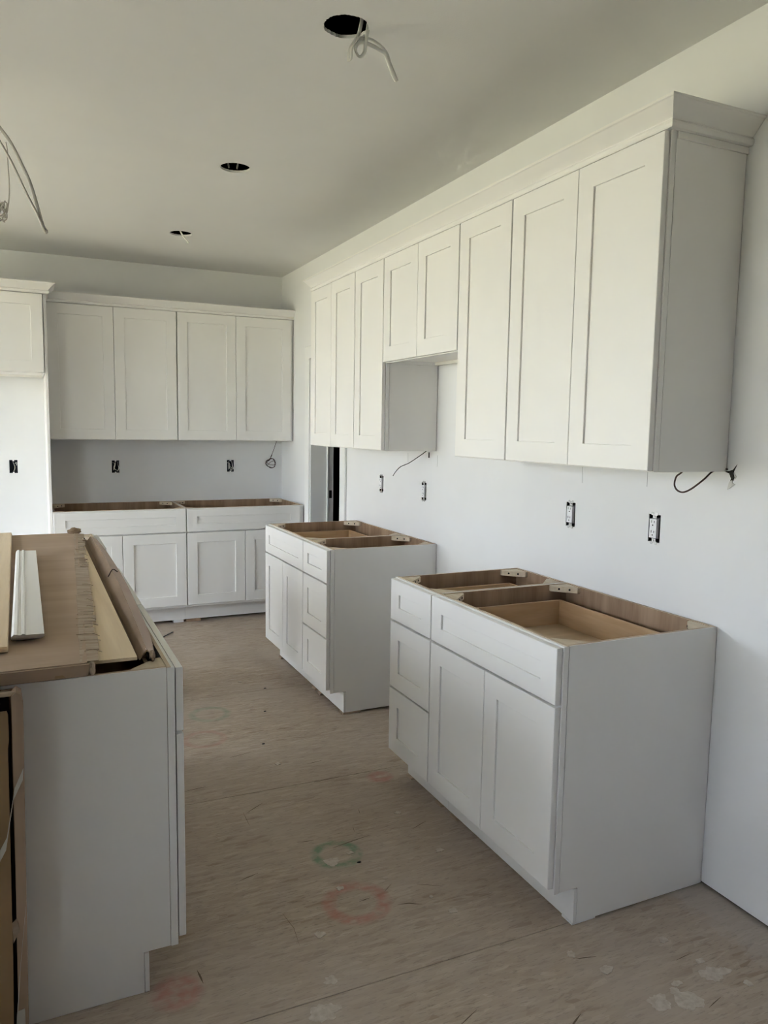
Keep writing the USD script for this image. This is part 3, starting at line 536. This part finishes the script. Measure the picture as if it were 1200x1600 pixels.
obj('carton_front', cat_(strip([(x_, 1.932, zt-.001) for x_ in np.linspace(-2.62, -1.868, 14)], [(x_, 1.945+.004*nz(x_*3, 1), .8835) for x_ in np.linspace(-2.62, -1.872, 14)], .004)), CARD, t)
obj('tape', strip([(x_, 1.930, zt-.002) for x_ in np.linspace(-1.975, -1.878, 6)], [(x_, 1.9425, .8845) for x_ in np.linspace(-1.975, -1.882, 6)], .0015), CARDL, t)
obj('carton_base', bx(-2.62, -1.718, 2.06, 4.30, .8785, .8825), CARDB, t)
yfr = np.sort(np.concatenate([[1.94, 4.31], rng.uniform(1.99, 4.27, 24)]))
m = obj('frayed_edge', cat_(*[strip([(ex(a_)-.026-.006*w[0], a_+.004, zt+.0012), (ex(b_)-.026-.006*w[1], b_+.003, zt+.0016)], [(ex(a_)+.010+.012*w[2], a_+.004+.012*w[3], zt-.001-.005*w[4]), (ex(b_)+.010+.012*w[2], b_-.004*w[5], zt-.001-.005*w[4])], .0018)
      for (a_, b_), w in zip(zip(yfr[:-1], yfr[1:]), rng.random((99, 6)))]), CARDF, t, label='pale torn and frayed cardboard edge')
# torn strands along the edge and the crumpled corners
fr = [tube([(ex(q)-.035*rng.random(), q, zt+.003), (ex(q)+.005, q+.006*rng.normal(), zt+.003), (ex(q)+.02+.008*rng.random(), q+.008*rng.normal(), zt-.003)], .0008, 5, spline=3) for q in rng.uniform(1.95, 4.3, 16)]
obj('torn_strand', cat_(*fr), CARDF, t, kind='stuff')
def crumple(c, s, seed, sq=(1, 1, 1)):
    m = trimesh.creation.icosphere(3, 1.0); v = m.vertices; v = v*(0.55+0.9*meshkit.fbm(v*1.7+seed*5, 3, seed)[:, None]); m.vertices = v*np.array(sq)*s+np.array(c); return m
obj('torn_corner', crumple((-1.775, 4.315, .927), .022, 13, (1.5, .8, .8)), CARDB, t, smooth=40); obj('torn_corner', crumple((-1.862, 1.944, .899), .011, 5, (.7, .6, 1.5)), CARDF, t, smooth=40)
# side wall and folded flap of the carton
yw = np.linspace(2.03, 4.25, 24)
wx = lambda y: -1.742+(y-2.0)*0.010
bow = lambda y: .010*math.sin((y-2.0)/2.25*math.pi)
top = [(wx(y)+.020+bow(y), y, .906+.018*math.sin((y-2)/2.25*math.pi)+.005*nz(y, 9)) for y in yw]
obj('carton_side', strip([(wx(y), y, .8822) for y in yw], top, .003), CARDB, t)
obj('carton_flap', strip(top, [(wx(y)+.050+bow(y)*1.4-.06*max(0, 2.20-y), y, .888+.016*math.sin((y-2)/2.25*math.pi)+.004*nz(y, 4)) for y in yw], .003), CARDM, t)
obj('flap_fold', crumple((wx(2.0)+.034, 2.028, .890), .013, 8, (.6, .7, 1.1)), CARDF, t, smooth=40)
obj('staple', tube([(wx(3.1)+.012, 3.1, .903), (wx(3.1)+.03, 3.11, .929), (wx(3.1)+.05, 3.13, .915)], .0022, 6, spline=4), WIREB, t, smooth=True)
# pale boards
t = thing('birch_board', 'long pale wood board lying in the open side of the carton', 'board')
m = xy(Polygon([(-1.98, 1.985), (-1.752, 1.98), (-1.748, 4.2), (-1.95, 4.2)]), .897, .905); obj('board', m, BOARD, t)
t = thing('birch_board', 'thin pale wood sheets on the carton at the left edge of the picture', 'board')
for i in range(2): obj('thin_sheet', xy(Polygon([(-2.30, 2.085+.006*i), (-2.048-.002*i, 2.085+.006*i), (-2.070-.003*i, 4.31), (-2.30, 4.31)]), .9215+.0062*i, .9273+.0062*i), BOARD, t)
# offcut of crown moulding lying on its back
t = thing('crown_offcut', 'white crown moulding offcut lying on the flat carton', 'crown moulding')
prof = Polygon([(0.004, 0), (.078, 0), (.088, .008), (.088, .018), (.040, .0195), (.036, .023), (.030, .0235), (.027, .020), (.020, .0195), (.016, .0235), (.008, .023), (.002, .016), (0, .006)])
m = xz(prof, 0, 1.46); v = m.vertices.copy(); v[:, 0] = .008+v[:, 0]*.91; yy_ = v[:, 1]
m.vertices = np.stack([-2.051+v[:, 0]-yy_*.0025, 2.165+yy_+v[:, 2]*(-1.2)*(yy_ < .5)+.02*(yy_ < .5), .9222+v[:, 2]], 1); obj('moulding', m, WHITE, t)

# ------------------------------------------------------------------ cardboard box against the island end, lower left
t = thing('tall_cardboard_box', 'tall cardboard box with white straps leaning at the lower left against the island', 'cardboard box')
bx0, bx1, by0, by1 = -2.60, -2.026, 1.70, 1.935
def slab(poly, y0_, y1_): return xz(poly, y0_, y1_)
obj('box_wall', slab(Polygon([(-2.052, .004), (-2.030, 0.0), (-2.022, .5), (-2.016, .84), (-2.020, .872), (-2.030, .880), (-2.040, .872), (-2.040, .84), (-2.044, .5)]), 1.885, by1), CARD, t)
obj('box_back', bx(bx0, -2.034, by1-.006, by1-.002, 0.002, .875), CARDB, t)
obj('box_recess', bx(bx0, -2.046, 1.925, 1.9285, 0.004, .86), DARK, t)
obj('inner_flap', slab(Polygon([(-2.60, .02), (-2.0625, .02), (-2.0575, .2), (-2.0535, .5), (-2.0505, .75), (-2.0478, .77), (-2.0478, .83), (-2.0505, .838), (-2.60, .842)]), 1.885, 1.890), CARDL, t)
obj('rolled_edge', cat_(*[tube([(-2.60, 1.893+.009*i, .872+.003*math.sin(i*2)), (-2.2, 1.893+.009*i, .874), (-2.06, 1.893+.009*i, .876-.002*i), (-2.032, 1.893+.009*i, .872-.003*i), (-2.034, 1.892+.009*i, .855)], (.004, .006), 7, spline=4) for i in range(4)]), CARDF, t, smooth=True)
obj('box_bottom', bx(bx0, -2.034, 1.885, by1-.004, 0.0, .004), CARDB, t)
obj('strap', strip([(-2.020, 1.882, .70), (-2.040, 1.881, .655), (-2.060, 1.880, .54), (-2.2, 1.880, -.02+.3)], [(-2.022, 1.882, .672), (-2.043, 1.881, .628), (-2.0625, 1.880, .51), (-2.2, 1.880, .25)], .001), STRAP, t)
obj('strap', strip([(-2.026, 1.882, .36), (-2.042, 1.881, .21), (-2.057, 1.880, .02)], [(-2.029, 1.882, .335), (-2.0455, 1.881, .185), (-2.061, 1.880, .005)], .001), STRAP, t)
obj('torn_flap', strip([(-2.046, 1.883, .335), (-2.040, 1.882, .305)], [(-2.056, 1.883, .325), (-2.055, 1.882, .275)], .002), CARDF, t)
obj('torn_flap', strip([(-2.052, 1.883, .10), (-2.036, 1.882, .105)], [(-2.058, 1.883, .04), (-2.036, 1.882, .05)], .002), STRAP, t)

# debris on the floor
obj('splinter', tube([(-1.20, 5.37, .003), (-1.153, 5.433, .006), (-1.11, 5.49, .006), (-1.072, 5.547, .003)], (.005, .003), 6, spline=2), WIREK, label='thin dark splinter on the floor before the far base cabinets', cat='debris')
for i, (x, y, l) in enumerate([(-1.02, 3.384, 'small dark crumb on the floor in mid aisle'), (-0.796, 4.131, 'tiny dark crumb on the lit floor beyond the island'), (-0.896, 3.785, 'small dark chip on the floor before the farther right-wall cabinets'), (-0.995, 2.292, 'black speck on the floor beside the green ring')]):
    obj('crumb', crumple((x, y, .0025), .0042, i+2, (1.6, .8, .6)), WIREK, label=l, cat='debris', group='dark crumbs on the floor')

# the yard outside
obj('yard', bx(-60, 40, -50, 55, -.45, -.35), GRASS, label='sunlit dry grass outside the windows', cat='ground', kind='structure')
